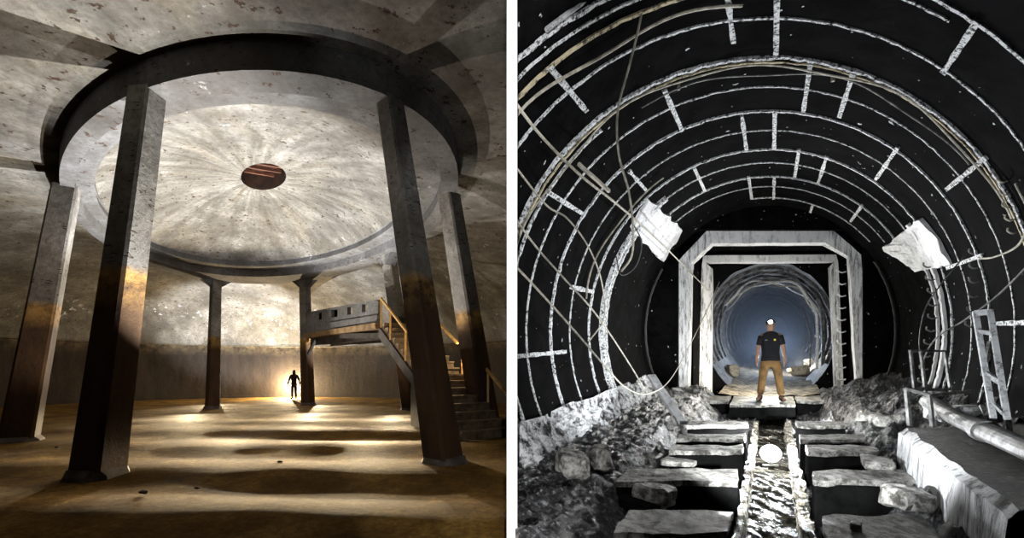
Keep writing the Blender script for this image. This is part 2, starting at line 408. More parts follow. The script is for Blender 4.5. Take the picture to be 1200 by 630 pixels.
# walkway
def walkway():
    th = thing('walkway', 'raised concrete walkway with a parapet pierced by four square holes', 'walkway', P(400, 476, 0))
    L, R_ = D(358, 391, 21.2), D(443, 378, 15.9)
    zl, zr = D(358, 366, 21.2).z, D(443, 351, 15.9).z
    dirn = (R_ - L); dirn.z = 0; dirn.normalize(); nb = Vector((-dirn.y, dirn.x, 0))
    if nb.y < 0: nb = -nb
    def base(px):                                  # where the parapet stands at that pixel column
        k = (px - CX) / F; t = (k * L.y - L.x) / ((R_.x - L.x) - k * (R_.y - L.y)); return t
    ux = [0, base(370), base(377), base(388), base(395.5), base(407), base(413.5), base(424), base(431), 1]
    vz = [0, .34, .56, .92, 1.0]
    def pt(u, w, th_):
        p = L.lerp(R_, u); zt = zl + (zr - zl) * u; p = Vector((p.x, p.y, p.z + (zt - p.z) * w)); return p + nb * th_
    bm = bmesh.new()
    for i in range(9):
        for j in range(4):
            if j in (2, ) and i % 2 == 1: continue
            u0, u1, w0, w1 = ux[i], ux[i + 1], vz[j] if j else 0, vz[j + 1]
            o = -.05 if j == 0 else (-.03 if j == 3 else 0)
            q = lambda t: [pt(u0, w0, t), pt(u1, w0, t), pt(u1, w1, t), pt(u0, w1, t)]
            add_frustum(bm, q(o), q(.16))
    bmobj('parapet', bm, M_ring, th)
    bm = bmesh.new(); dn = Vector((0, 0, -.22))
    q = [pt(0, 0, -.12), pt(1, 0, -.12), pt(1, 0, 1.7), pt(0, 0, 1.7)]
    add_frustum(bm, [p + dn for p in q], q); bmobj('deck', bm, M_deck, th)
    bm = bmesh.new()
    for s in (.35, 1.4):
        add_beam(bm, pt(0, 0, s) + Vector((0, 0, -.40)), pt(1.12, 0, s) + Vector((0, 0, -.42)), .2, .34)
    bmobj('beam', bm, M_darkc, th)
    bm = bmesh.new(); add_beam(bm, pt(.02, 0, .1) + Vector((0, 0, -1.0)), pt(.14, 0, .1) + Vector((0, 0, -.3)), .12, .12); bmobj('brace', bm, M_darkc, th)
    bm = bmesh.new(); add_beam(bm, pt(.55, 0, 0) + Vector((0, 0, -.32)), pt(1.1, 0, .2) + Vector((0, 0, -.5)), .1, .2); bmobj('brace', bm, M_darkc, th)
    # black panel added behind the first two holes so they look dark
    bm = bmesh.new(); add_beam(bm, pt(-.35, .72, 1.7), pt(.15, .72, 1.7), .12, 1.2); bmobj('hole_backing', bm, M_backing, th)
M_deck = simple('stained deck', (.30, .19, .08), (.10, .06, .03), 3, .85)
M_backing = simple('black backing', (.012, .01, .009), None, 3, .95, spec=0)  # plain black for the panel that darkens the parapet holes
M_darkc = simple('dark concrete', (.07, .06, .05), (.03, .025, .02), 3, .9)
walkway()
# staircase
M_step = simple('worn step', (.20, .14, .08), (.06, .04, .025), 4, .8)
M_rail = simple('yellow handrail', (.62, .38, .12), (.34, .19, .06), 6, .5, bump=.15)
def stairs():
    TL, B = D(446, 379, 15.7), P(540, 515, 0)
    th = thing('staircase', 'brown concrete staircase with yellow handrails coming down from the walkway', 'staircase', B)
    run = (B - TL); run.z = 0; n = 17; u = run.normalized(); w = Vector((-u.y, u.x, 0))
    if w.x < 0: w = -w
    W = 1.52; st = run.length / n; rise = TL.z / n
    for i in range(n):
        a = Vector((TL.x, TL.y, 0)) + u * st * i; z = TL.z - rise * i
        ww = W + (.45 if i > n - 3 else 0)
        bm = bmesh.new()
        q = [a, a + u * (st + .03), a + u * (st + .03) + w * ww, a + w * ww]
        add_frustum(bm, [p + Vector((0, 0, z - rise - .03)) for p in q[:]], [p + Vector((0, 0, z - .05)) for p in q])
        q = [a - u * .0, a + u * (st + .07), a + u * (st + .07) + w * ww, a + w * ww]
        add_frustum(bm, [p + Vector((0, 0, z - .05)) for p in q], [p + Vector((0, 0, z)) for p in q])
        bmobj('step', bm, M_step, th)
    E = lambda t, s, h=0: Vector((TL.x, TL.y, TL.z)) + (Vector((B.x, B.y, 0)) - TL) * t + w * s + Vector((0, 0, h))
    for s in (-.04, W + .04):
        bm = bmesh.new(); add_beam(bm, E(0, s, -.3), E(1, s, -.12), .08, .34); bmobj('stringer', bm, M_darkc, th)
    bm = bmesh.new()                                   # wall closing the side of the lower flight
    pts = [E(.45, .05, -.3), E(1, .05, -.2), Vector((E(1, .05).x, E(1, .05).y, 0)), Vector((E(.45, .05).x, E(.45, .05).y, 0))]
    add_frustum(bm, pts, [p + w * .1 for p in pts]); bmobj('side_wall', bm, M_darkc, th)
    def rail(s, spans, posts):
        for (t0, t1, h0, h1) in spans:
            bm = bmesh.new(); add_beam(bm, E(t0, s, h0), E(t1, s, h1), .07, .07); r = bmobj('handrail', bm, M_rail, th)
            for t in posts:
                if t0 - .01 <= t <= t1 + .01:
                    h = h0 + (h1 - h0) * (t - t0) / (t1 - t0)
                    bm = bmesh.new(); add_beam(bm, E(t, s, -.15), E(t, s, h), .06, .06); bmobj('post', bm, M_rail, r)
    rail(0, [(0, .42, .95, .95)], [0.01, .17, .40])
    rail(W, [(.18, .52, .95, .95), (.56, .78, 1.0, .95), (.80, 1.0, 1.1, 1.0)], [.30, .57, .77, .82, .98])
stairs()

# ------------------------------------------------------------------ people
def bake_skin(name, verts, edges, radii, m, parent, levels=2, root=0):
    me = bpy.data.meshes.new(name); me.from_pydata([tuple(v) for v in verts], edges, []); me.update()
    o = bpy.data.objects.new(name, me); COL.objects.link(o)
    o.modifiers.new('skin', 'SKIN')
    lay = me.skin_vertices[0].data
    for k, r in enumerate(radii):
        lay[k].radius = (r, r) if not isinstance(r, tuple) else r
        lay[k].use_root = k == root
    s = o.modifiers.new('sub', 'SUBSURF'); s.levels = levels; s.render_levels = levels
    dg = bpy.context.evaluated_depsgraph_get(); ev = o.evaluated_get(dg)
    nm = bpy.data.meshes.new_from_object(ev); bpy.data.objects.remove(o); nm.name = name
    for p in nm.polygons: p.use_smooth = True
    nm.materials.clear()
    return link(name, nm, m, parent)
def figure(th, mats, J, hood=False):
    """J: joint positions (x right, y away from camera, z up) for a body 1.8 m tall; mats: skin, shirt, trousers, boots"""
    o = th.location; s = J.get('s', 1)
    RM = Matrix.Rotation(J.get('rz', 0), 3, 'Z')
    W = lambda p: Vector(o) + RM @ (Vector(p) * s)
    hs, el, wr, hip, kn, an = J['hs'], J['el'], J['wr'], J['hip'], J['kn'], J['an']
    y = J.get('y', 0)
    V = [(0, y, .96), (0, y, 1.10), (0, y, 1.28), (0, y, 1.44), (0, y - .005, 1.53), (0, y - .01, 1.60), (0, y - .015, 1.68), (0, y - .01, 1.755)]
    R = [(.118, .088), (.108, .08), (.14, .095), (.13, .09), (.055, .055), (.068, .075), (.074, .088), (.05, .06)]
    E = [(0, 1), (1, 2), (2, 3), (3, 4), (4, 5), (5, 6), (6, 7)]
    idx = {}
    for k, sg in enumerate((-1, 1)):
        b = len(V)
        V += [(sg * hs, y, 1.43), (sg * el[0], y + el[1], el[2]), (sg * wr[0], y + wr[1], wr[2]), (sg * (wr[0] + .005), y + wr[1] - .01, wr[2] - .075)]
        R += [.056, .042, .029, (.024, .038)]
        E += [(3, b), (b, b + 1), (b + 1, b + 2), (b + 2, b + 3)]
        c = len(V)
        fp = J['feet'][k]
        V += [(sg * .10, y, .90), (sg * kn[0], y - .01, kn[2]), (sg * an[0], y + .01, .10), (sg * an[0] + fp[0], y + fp[1], .04)]
        R += [.092, .060, .042, (.045, .035)]
        E += [(0, c), (c, c + 1), (c + 1, c + 2), (c + 2, c + 3)]
        # fingers
        h0 = Vector(V[b + 3])
        for q in range(4):
            g = len(V); dx = (q - 1.5) * .019
            ln = (.07, .08, .075, .06)[q]
            V += [h0 + Vector((dx * .2, dx, -.03)), h0 + Vector((dx * .2 - sg * .006, dx, -.03 - ln * .5)), h0 + Vector((-sg * .02, dx, -.03 - ln))]
            R += [.009, .008, .007]; E += [(b + 3, g), (g, g + 1), (g + 1, g + 2)]
        g = len(V)
        V += [h0 + Vector((-sg * .01, -.035, .02)), h0 + Vector((-sg * .02, -.05, -.03))]; R += [.011, .009]; E += [(b + 3, g), (g, g + 1)]
    body = bake_skin('body', [W(p) for p in V], E, [(tuple(q * s for q in r) if isinstance(r, tuple) else r * s) for r in R], mats['skin'], th)
    # nose and ears, brow on the same mesh
    bm = bmesh.new(); bm.from_mesh(body.data)
    def blob(c, r):
        mt = Matrix.Translation(W(c)) @ RM.to_4x4() @ Matrix.Diagonal((*[q * s for q in r], 1))
        bmesh.ops.create_uvsphere(bm, u_segments=10, v_segments=8, radius=1, matrix=mt)
    fy = J.get('face', -1)
    blob((0, y - .01 + fy * .088, 1.665), (.012, .018, .022)); blob((0, y - .01 + fy * .08, 1.625), (.026, .012, .007))
    for sg in (-1, 1):
        blob((sg * .078, y, 1.67), (.009, .018, .03)); blob((sg * .03, y - .01 + fy * .078, 1.70), (.018, .012, .008))
    bm.to_mesh(body.data); bm.free()
    for p in body.data.polygons: p.use_smooth = True
    def clothes(name, vs, es, rs, m, root=0): return bake_skin(name, [W(v) for v in vs], es, [(tuple(q * s for q in r) if isinstance(r, tuple) else r * s) for r in rs], m, th, 2, root)
    sl = J.get('sleeve', .8)
    bm = bmesh.new(); rows = []; NS = 28
    for z, rx, ry in [(.88, .172, .125), (.89, .180, .132), (.96, .172, .128), (1.06, .160, .122), (1.16, .165, .124), (1.28, .182, .128), (1.37, .185, .122), (1.43, .192, .118), (1.475, .165, .10), (1.51, .10, .08), (1.53, .068, .066)]:
        q = rx * min(1, (hs + .02) / .2)
        rows.append([bm.verts.new(W((q * math.cos(2 * PI * k / NS), y + ry * math.sin(2 * PI * k / NS), z + .006 * math.sin(3 * 2 * PI * k / NS)))) for k in range(NS)])
    for r0, r1 in zip(rows, rows[1:]):
        for k in range(NS): bm.faces.new((r0[k], r0[(k + 1) % NS], r1[(k + 1) % NS], r1[k]))
    for sg in (-1, 1):
        A = Vector((sg * (hs - .03), y, 1.432)); Bv = Vector((sg * el[0], y + el[1], el[2])); Wv = Vector((sg * wr[0], y + wr[1], wr[2]))
        if sl <= 1: add_tube(bm, [W(A), W(A.lerp(Bv, .3)), W(A.lerp(Bv, sl))], [.074 * s, .074 * s, .066 * s], 16)
        else: add_tube(bm, [W(A), W(A.lerp(Bv, .4)), W(Bv), W(Bv.lerp(Wv, .5)), W(Wv)], [.07 * s, .07 * s, .058 * s, .052 * s, .046 * s], 16)
    bmobj(J.get('top', 't_shirt'), bm, mats['shirt'], th, True)
    vs = [(0, y, .98), (0, y, .90)]; rs = [(.155, .115), (.145, .11)]; es = [(0, 1)]
    for sg in (-1, 1):
        b = len(vs)
        vs += [(sg * .10, y, .84), (sg * (.1 + kn[0]) / 2, y, .68), (sg * kn[0], y - .01, kn[2]), (sg * (kn[0] + an[0]) / 2, y, .30), (sg * an[0], y + .01, .14)]
        rs += [(.105, .105), .095, .078, .074, .072]; es += [(1, b), (b, b + 1), (b + 1, b + 2), (b + 2, b + 3), (b + 3, b + 4)]
    clothes('trousers', vs, es, rs, mats['trousers'])
    for k, sg in enumerate((-1, 1)):
        fp = J['feet'][k]; a = Vector((sg * an[0], y + .01, .16)); t = Vector((sg * an[0] + fp[0], y + fp[1], .048))
        clothes('boot', [a, a - Vector((0, 0, .10)), (a - Vector((0, 0, .11))).lerp(t, .5), t], [(0, 1), (1, 2), (2, 3)], [.056, (.056, .058), (.052, .05), (.05, .042)], mats['boots'])
    if hood:
        clothes('hood', [(0, y, 1.48), (0, y, 1.58), (0, y, 1.68), (0, y, 1.77)], [(0, 1), (1, 2), (2, 3)], [(.12, .10), (.092, .10), (.098, .11), (.06, .07)], mats['shirt'])
    return body
M_skin = simple('skin', (.36, .21, .14), (.28, .16, .10), 8, .55, bump=.05)
M_blackcloth = simple('black cloth', (.012, .012, .014), (.006, .006, .007), 9, .9)
def tank_person():
    b = P(344.5, 467.5, 0)
    th = thing('person', 'person in a black hooded jacket, a silhouette standing by the far wall of the tank', 'person', b)
    figure(th, dict(skin=M_skin, shirt=M_blackcloth, trousers=M_blackcloth, boots=M_blackcloth),
           dict(s=1.02, hs=.20, el=(.30, .02, 1.16), wr=(.36, -.02, .93), hip=0, kn=(.10, 0, .50), an=(.12, 0, .1), feet=[(-.05, -.15), (.06, -.14)], sleeve=2, top='jacket'), hood=True)
tank_person()
for px, py, r, lab in [(168, 577, .05, 'small dark stone on the tank floor in front of the near left column'), (328, 541, .035, 'tiny stone alone in the middle of the tank floor'),
                       (66, 524, .03, 'tiny pale stone on the tank floor between the two left columns'), (231, 572, .03, 'tiny stone on the long bright streak of the tank floor'),
                       (404, 506, .03, 'tiny stone on the tank floor left of the near right column')]:
    b = P(px, py, .0); bm = bmesh.new()
    bmesh.ops.create_icosphere(bm, subdivisions=2, radius=r, matrix=Matrix.Translation(b + Vector((0, 0, .01))) @ Matrix.Diagonal((1.4, 1, .6, 1)))
    o = bmobj('stone', bm, M_base); rough(o, r * .3, 20, 0, px); tag(o, lab, 'stone')
# ================================================================== THE TUNNEL
VX, VY = 903.0, 388.0                                  # where the tunnel's axis runs to
R = 2.9                                                # inner radius of the ring lining
AX = Vector(((VX - CX) / F, 1, (CY - VY) / F))         # one metre of depth along the axis
def C(d): return Vector((AX.x * d, d, EYE + AX.z * d))
def pol(d, a, r): a = math.radians(a); return C(d) + Vector((r * math.cos(a), 0, r * math.sin(a)))
def T(x, y, ht):                                       # the point at a pixel, ht below the axis
    return D(x, y, ht * F / (y - VY))
def dr(rpx): return R * F / rpx                        # depth at which the lining has that radius in pixels

def glossy_black(name, c=(.005, .005, .0055), c2=(.002, .002, .002), spots=True, rough=.5, bump=.4):
    k = NT(name); n = k.noise(3, 6, .7)
    col = k.mix(k.step(n, .4, .6), c2, c)
    if spots:
        s = k.noise(11, 2, .5); col = k.mix(k.step(s, .735, .75), col, (.45, .47, .5))
    k.bump(k.noise(14, 7, .75), bump, .02)
    return k.out(col, .9, 0, .02)
def chalk(name, hi, lo, thr=(.40, .55), scale=7, rough=.8, bump=.9, stretch=None, spec=.3):
    k = NT(name); n = k.noise(scale, 9, .78, stretch=stretch)
    col = k.mix(k.step(n, *thr), lo, hi); k.bump(k.noise(scale * 2, 8, .8), bump, .03)
    return k.out(col, rough, 0, spec)
M_lining = glossy_black('black lining')
M_joint = chalk('chalky joint', (.88, .90, .92), (.02, .02, .02), (.44, .50), 26)
M_joint_y = chalk('ochre joint', (.72, .62, .42), (.04, .035, .03), (.40, .50), 18)
M_dim = simple('dim grey ridge', (.06, .06, .062), (.03, .03, .03), 5, .8)
M_lime = chalk('lime streaked concrete', (.88, .90, .92), (.03, .03, .033), (.42, .54), 4.2, stretch=(1.5, 1.5, 1.5))
M_lime_v = chalk('lime run concrete', (.93, .94, .95), (.08, .08, .09), (.38, .52), 5, stretch=(2.4, 2.4, .35))
M_lime_w = chalk('white lime concrete', (.85, .86, .88), (.30, .31, .33), (.32, .5), 4, stretch=(2.0, 2.0, .6))
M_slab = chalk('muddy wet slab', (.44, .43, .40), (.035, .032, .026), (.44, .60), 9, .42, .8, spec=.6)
M_slabside = simple('shaded slab side', (.008, .008, .008), (.003, .003, .003), 4, .95, spec=0)  # shade put into the colour: sleeper sides blackened as unlit faces
M_grit = chalk('wet grit', (.34, .35, .37), (.008, .008, .009), (.53, .62), 22, .28, 1.0, spec=.8)
M_steel = simple('old steel', (.22, .22, .215), (.05, .05, .05), 14, .5, .3, .3)
M_pale = chalk('pale flaking steel', (.62, .64, .66), (.12, .12, .12), (.36, .5), 20, .7)
M_cable = simple('pale cable', (.55, .52, .44), (.22, .20, .16), 12, .6)
M_cable_d = simple('dark cable', (.10, .10, .10), (.03, .03, .03), 12, .5)

# lining shell
def shell(name, d0, d1, r, m, a0=0, a1=360, nd=14, na=120, clip=True, amp=0, parent=None, r1=None):
    v = []; f = []
    for i in range(nd + 1):
        d = d0 + (d1 - d0) * i / nd; rr = r if r1 is None else r + (r1 - r) * i / nd
        for k in range(na + 1):
            a = a0 + (a1 - a0) * k / na; p = pol(d, a, rr + (mnoise.noise(pol(d, a, r) * 2.2) * amp if amp else 0)); v.append(p)
    for i in range(nd):
        for k in range(na):
            q = i * (na + 1) + k; f.append((q, q + 1, q + na + 2, q + na + 1))
    o = mesh(name, v, f, m, parent, True)
    if clip: clipx(o, 1)
    return o
lin = struct(shell('wall_tunnel_lining', 2.75, 9.95, R, M_lining))
def band(name, d, a0, a1, h, w, m, parent, r=R, wob=.006, step=1.2):
    """a raised joint following the lining: h towards the axis, w along it"""
    n = max(3, int(abs(a1 - a0) / step)); v = []; f = []
    for k in range(n + 1):
        a = a0 + (a1 - a0) * k / n
        j = mnoise.noise(Vector((a * .35, d * 7, 1))) * wob * 2; hh = h * (1 + .5 * mnoise.noise(Vector((a * .9, d * 3, 5))))
        for dd, rr in ((-w / 2, r + .01), (-w / 2, r - hh), (w / 2, r - hh), (w / 2, r + .01)): v.append(pol(d + dd + j, a, rr))
    for k in range(n):
        for q in range(3): f.append((k * 4 + q, k * 4 + q + 1, k * 4 + q + 5, k * 4 + q + 4))
    f += [(0, 1, 2, 3), (n * 4 + 3, n * 4 + 2, n * 4 + 1, n * 4)]
    o = mesh(name, v, f, m, parent)
    clipx(o, 1); o['kind'] = 'structure'; return o
#        radius px, a0, a1, height, width, material
for rp, a0, a1, h, w, m in [
    (436, -40, 200, .022, .03, M_joint), (420, 60, 200, .014, .02, M_joint), (404, 100, 175, .016, .03, M_joint_y),
    (368, -40, 220, .016, .022, M_joint),
    (322, -35, 215, .030, .035, M_joint), (316, -30, 200, .016, .02, M_joint_y), (309, 130, 212, .022, .03, M_joint),
    (287, -30, 212, .014, .02, M_joint), (259, -30, 212, .026, .03, M_joint), (236, -28, 210, .014, .018, M_joint),
    (214, -28, 208, .026, .03, M_joint), (198, 30, 140, .016, .022, M_joint), (182, 36, 138, .026, .03, M_joint),
    (170, 38, 136, .014, .02, M_joint), (157, 42, 98, .02, .025, M_joint)]:
    band('lining_joint', dr(rp), a0, a1, h, w, m, lin)
for rp, a0, a1, h, w in [(200, 128, 208, .07, .10), (194, 140, 205, .03, .05), (206, -26, 38, .06, .09), (198, -24, 30, .05, .05)]:
    band('lining_joint', dr(rp), a0, a1, h, w, M_lime_w if a0 < 0 else M_joint, lin, wob=.012)
band('lining_joint', 9.6, -28, 34, .02, .08, M_dim, lin, R * .97); band('lining_joint', 9.6, 150, 206, .02, .05, M_dim, lin, R * .97)
def bar(x0, y0, x1, y1, w=.055, h=.03, m=None):
    """a joint running along the tunnel between two pixels on the lining"""
    p = []
    for x, y in ((x0, y0), (x1, y1)):
        rp = math.hypot(x - VX, VY - y); a = math.degrees(math.atan2(VY - y, x - VX)); p.append((dr(rp), a))
    a = (p[0][1] + p[1][1]) / 2; d0, d1 = p[0][0], p[1][0]; v = []; f = []; n = 8
    for i in range(n + 1):
        d = d0 + (d1 - d0) * i / n; aw = math.degrees(w / R) / 2 * (1 + .6 * mnoise.noise(Vector((d * 9, a, 0))))
        v += [pol(d, a - aw, R + .01), pol(d, a - aw, R - h), pol(d, a + aw, R - h), pol(d, a + aw, R + .01)]
    for i in range(n):
        for q in range(3): f.append((i * 4 + q, i * 4 + q + 1, i * 4 + q + 5, i * 4 + q + 4))
    f += [(0, 1, 2, 3), (n * 4 + 3, n * 4 + 2, n * 4 + 1, n * 4)]
    o = mesh('lining_cross_joint', v, f, m or M_joint, lin); o['kind'] = 'structure'; clipx(o, 1)
for q in [(852, -20, 858, 48), (910, -20, 910, 62), (1146, 22, 1107, 84), (645, 75, 684, 130), (779, 104, 798, 152), (947, 72, 944, 130), (999, 84, 985, 136),
          (870, 134, 874, 175), (907, 130, 908, 174), (1052, 170, 1028, 210), (1156, 182, 1111, 222), (738, 198, 756, 224), (814, 196, 825, 223), (936, 174, 932, 206),
          (968, 182, 960, 214), (878, 206, 880, 232), (907, 206, 907, 232), (1009, 238, 999, 260), (640, 222, 680, 250), (600, 414, 662, 415), (668, 334, 694, 343),
          (1154, 300, 1110, 312), (1212, 376, 1170, 380), (952, 240, 950, 248)]: bar(*q)

# pieces of pale concrete left on the lining beside the portal
def patch(name, pts, label, off=.05):
    bm = bmesh.new(); q = []
    for x, y in pts:
        rp = math.hypot(x - VX, VY - y); q.append(D(x, y, min(9.6, (R - off) * F / rp)))
    n = 12; g = [[(q[0].lerp(q[1], i / n)).lerp(q[3].lerp(q[2], i / n), j / n) for i in range(n + 1)] for j in range(n + 1)]
    V = [[bm.verts.new(p + Vector(mnoise.noise_vector(p * 5)) * .05 + Vector((0, math.sin(i * 1.9) * .03, 0))) for i, p in enumerate(r)] for r in g]
    B = [[bm.verts.new(v.co + (v.co - C(v.co.y)).normalized() * .09) for v in r] for r in V]
    for j in range(n):
        for i in range(n):
            bm.faces.new((V[j][i], V[j][i + 1], V[j + 1][i + 1], V[j + 1][i])); bm.faces.new((B[j][i], B[j + 1][i], B[j + 1][i + 1], B[j][i + 1]))
    for k in range(n):
        for a, b in (((0, k), (0, k + 1)), ((n, k + 1), (n, k)), ((k + 1, 0), (k, 0)), ((k, n), (k + 1, n))):
            bm.faces.new((V[b[0]][b[1]], V[a[0]][a[1]], B[a[0]][a[1]], B[b[0]][b[1]]))
    return tag(bmobj(name, bm, M_lime_w), label, 'concrete slab')
patch('concrete_slab', [(762, 234), (801, 270), (776, 306), (741, 268)], 'ragged pale concrete slab on the lining at the upper left of the portal')
patch('concrete_slab', [(1034, 291), (1077, 256), (1112, 310), (1072, 318)], 'bright white wedge of concrete on the lining at the upper right of the portal')
patch('concrete_slab', [(1036, 452), (1047, 443), (1050, 450), (1032, 474)], 'small bright splinter of concrete beside the right foot of the portal')

# bulkhead around the portal
def bulkhead():
    v = []; f = []; n = 72; out = []; inn = []
    def innr(a):                                       # rectangle of the portal
        ca, sa = math.cos(a), math.sin(a); hx, up, dn = 2.15, 2.35, 1.75
        return min(hx / abs(ca) if abs(ca) > 1e-6 else 9, (up if sa > 0 else dn) / abs(sa) if abs(sa) > 1e-6 else 9)
    for dd in (9.85, 10.3):
        for k in range(n):
            a = 2 * PI * k / n
            v.append(pol(dd, math.degrees(a), R + .1)); v.append(pol(dd, math.degrees(a), innr(a)))
    for k in range(n):
        k2 = (k + 1) % n
        f.append((2 * k, 2 * k2, 2 * k2 + 1, 2 * k + 1)); f.append((2 * n + 2 * k, 2 * n + 2 * k + 1, 2 * n + 2 * k2 + 1, 2 * n + 2 * k2))
        f.append((2 * k + 1, 2 * k2 + 1, 2 * n + 2 * k2 + 1, 2 * n + 2 * k + 1))
    struct(mesh('wall_bulkhead', v, f, M_lining))
bulkhead()

# concrete portal frames
def portal(label, d, depth, outer, inner, haunch, m, mh):
    """outer / inner: (left bottom, left top, right top, right bottom) pixel corners of the opening's frame"""
    th = thing('concrete_portal', label, 'portal', D((outer[0][0] + outer[3][0]) / 2, outer[0][1], d), 'concrete portal frames')
    Q = lambda p, dd: D(p[0], p[1], d) + AX * dd
    def prism(name, pts, mm, amp=.012):
        n = len(pts); bm = bmesh.new(); fr = [bm.verts.new(Q(p, 0)) for p in pts]; bk = [bm.verts.new(Q(p, depth)) for p in pts]
        bm.faces.new(fr[::-1]); bm.faces.new(bk)
        for k in range(n): bm.faces.new((fr[k], fr[(k + 1) % n], bk[(k + 1) % n], bk[k]))
        o = bmobj(name, bm, mm, th); rough(o, amp, 2.5, 5); return o
    prism('post', [outer[0], outer[1], inner[1], inner[0]], m)
    prism('post', [outer[3], inner[3], inner[2], outer[2]], m)
    a, b = haunch
    prism('lintel', [a[0], b[0], b[1], a[1]], mh)
    prism('haunch', [outer[1], a[0], a[1], inner[1]], m)
    prism('haunch', [b[0], outer[2], inner[2], b[1]], m)
    return th
portal('large front concrete portal streaked white with lime and cut off corners', 10.0, .35,
       [(788, 463), (794, 306), (1009, 298), (1022, 462)], [(806, 463), (810, 307), (995, 300), (1005, 462)],
       [[(832, 266), (834, 285)], [(972, 266), (966, 284)]], M_lime_v, M_lime_w)
portal('smaller inner concrete portal standing just behind the front one', 11.15, .3,
       [(819, 462), (822, 310), (982, 308), (989, 462)], [(833, 462), (834, 314), (972, 312), (979, 462)],
       [[(824, 299), (826, 307)], [(980, 298), (978, 306)]], M_lime_v, M_lime_w)
# passage between and around them
def passage():
    bm = bmesh.new()
    for a, b in (((812, 292), (812, 470)), ((1003, 470), (1003, 292)), ((996, 285), (812, 285))):
        add_frustum(bm, [D(*a, 10.3), D(*b, 10.3), D(*b, 10.3) + AX * 1.1, D(*a, 10.3) + AX * 1.1], [D(*a, 10.3) + Vector((.01, 0, .01)), D(*b, 10.3) + Vector((.01, 0, .01)), D(*b, 10.3) + AX * 1.1 + Vector((.01, 0, .01)), D(*a, 10.3) + AX * 1.1 + Vector((.01, 0, .01))])
    struct(bmobj('wall_passage', bm, M_lining))
    v = []; n = 48                                      # plate behind the inner portal with the round mouth of the next tunnel
    sq = [(790, 480), (790, 280), (1010, 280), (1010, 480)]
    for k in range(n):
        a = 2 * PI * k / n; ca, sa = math.cos(a), math.sin(a); h = 2.4
        rr = min(h / max(abs(ca), 1e-6), h / max(abs(sa), 1e-6))
        v.append(C(11.5) + Vector((rr * ca, 0, rr * sa))); v.append(C(11.5) + Vector((1.78 * ca, 0, 1.9 * sa)))
    f = [(2 * k, 2 * ((k + 1) % n), 2 * ((k + 1) % n) + 1, 2 * k + 1) for k in range(n)]
    struct(mesh('wall_tunnel_mouth', v, f, M_lining))
passage()

# ---- tunnel beyond
M_far = chalk('sooty tunnel lining', (.15, .15, .155), (.02, .02, .022), (.44, .60), 5, .6, .9, spec=.4)
far = struct(shell('wall_far_tunnel', 11.5, 44, 1.86, M_far, nd=40, clip=False, amp=.06, r1=1.7))
for k, d in enumerate([12.2, 13.1, 14.0, 15.0, 16.1, 17.4, 19, 21, 23.5, 26.5, 30]):
    o = band('lining_rib', d, -30, 210, .07, .09, M_far, far, 1.84)
v = [pol(44, 10 * k, 2.2) for k in range(36)]; struct(mesh('wall_far_end', v, [tuple(range(36))], M_lining))
def farfloor():
    M = chalk('rubble floor', (.34, .29, .21), (.03, .026, .02), (.42, .58), 5, .7, .9)
    v = []; f = []; nx, ny = 14, 60
    for j in range(ny + 1):
        d = 9.9 + 33 * (j / ny) ** 1.5
        for i in range(nx + 1):
            x = -1.22 + 2.44 * i / nx
            h = -1.50 + .04 * mnoise.noise(Vector((x * 3, d * 2, 0))) + max(0, abs(x) - .7) * .12 + .03 * mnoise.noise(Vector((x * 9, d * 5, 0)))
            v.append(C(d) + Vector((x, 0, h)))
    for j in range(ny):
        for i in range(nx): a = j * (nx + 1) + i; f.append((a, a + 1, a + nx + 2, a + nx + 1))
    struct(mesh('floor_far', v, f, M, None, True))
farfloor()
def far_cables():
    for k, (r, d, a0, a1, rad, mt, lab) in enumerate([
        (1.60, 13.2, 8, 150, .035, M_pale, 'pale cable bundle arching over the far tunnel, the thickest of the arched cables'),
        (1.52, 13.3, 20, 145, .02, M_cable, 'thin ochre cable arching just under the thick pale bundle'),
        (1.66, 13.0, 40, 165, .02, M_cable_d, 'dark cable looping above the pale bundle in the far tunnel'),
        (1.70, 15.2, 25, 155, .03, M_pale, 'pale arched cable farther down the far tunnel')]):
        pts = []
        for q in range(40):
            a = a0 + (a1 - a0) * q / 39
            pts.append(pol(d + .25 * math.sin(q * .35 + k), a, r + .05 * math.sin(q * .5 + k * 2)))
        bm = bmesh.new(); add_tube(bm, pts, rad, 6); tag(bmobj('arched_cable', bm, mt), lab, 'cable', 'cables arching over the far tunnel')
    for k, (px, y0, y1, rad) in enumerate([(957, 355, 432, .035), (964, 350, 438, .05), (971, 360, 445, .03), (949, 372, 430, .02)]):
        d = 12.6 + k * .4
        bm = bmesh.new(); add_tube(bm, [D(px - 6, y0, d), D(px, y0 + 14, d), D(px + 1, (y0 + y1) / 2, d), D(px, y1, d)], rad, 8)
        add_tube(bm, [D(px, (y0 + y1) / 2 - 1.5, d), D(px, (y0 + y1) / 2 + 1.5, d)], rad * 1.5, 8)
        tag(bmobj('pipe', bm, (M_pale, M_steel)[k % 2]), ['pale upright pipe on the right wall of the far tunnel, second from the person', 'thick steel upright pipe on the right wall of the far tunnel',
             'pale upright pipe nearest the inner portal in the far tunnel', 'thin upright pipe on the right wall of the far tunnel, closest to the person'][k], 'pipe', 'upright pipes in the far tunnel')
far_cables()
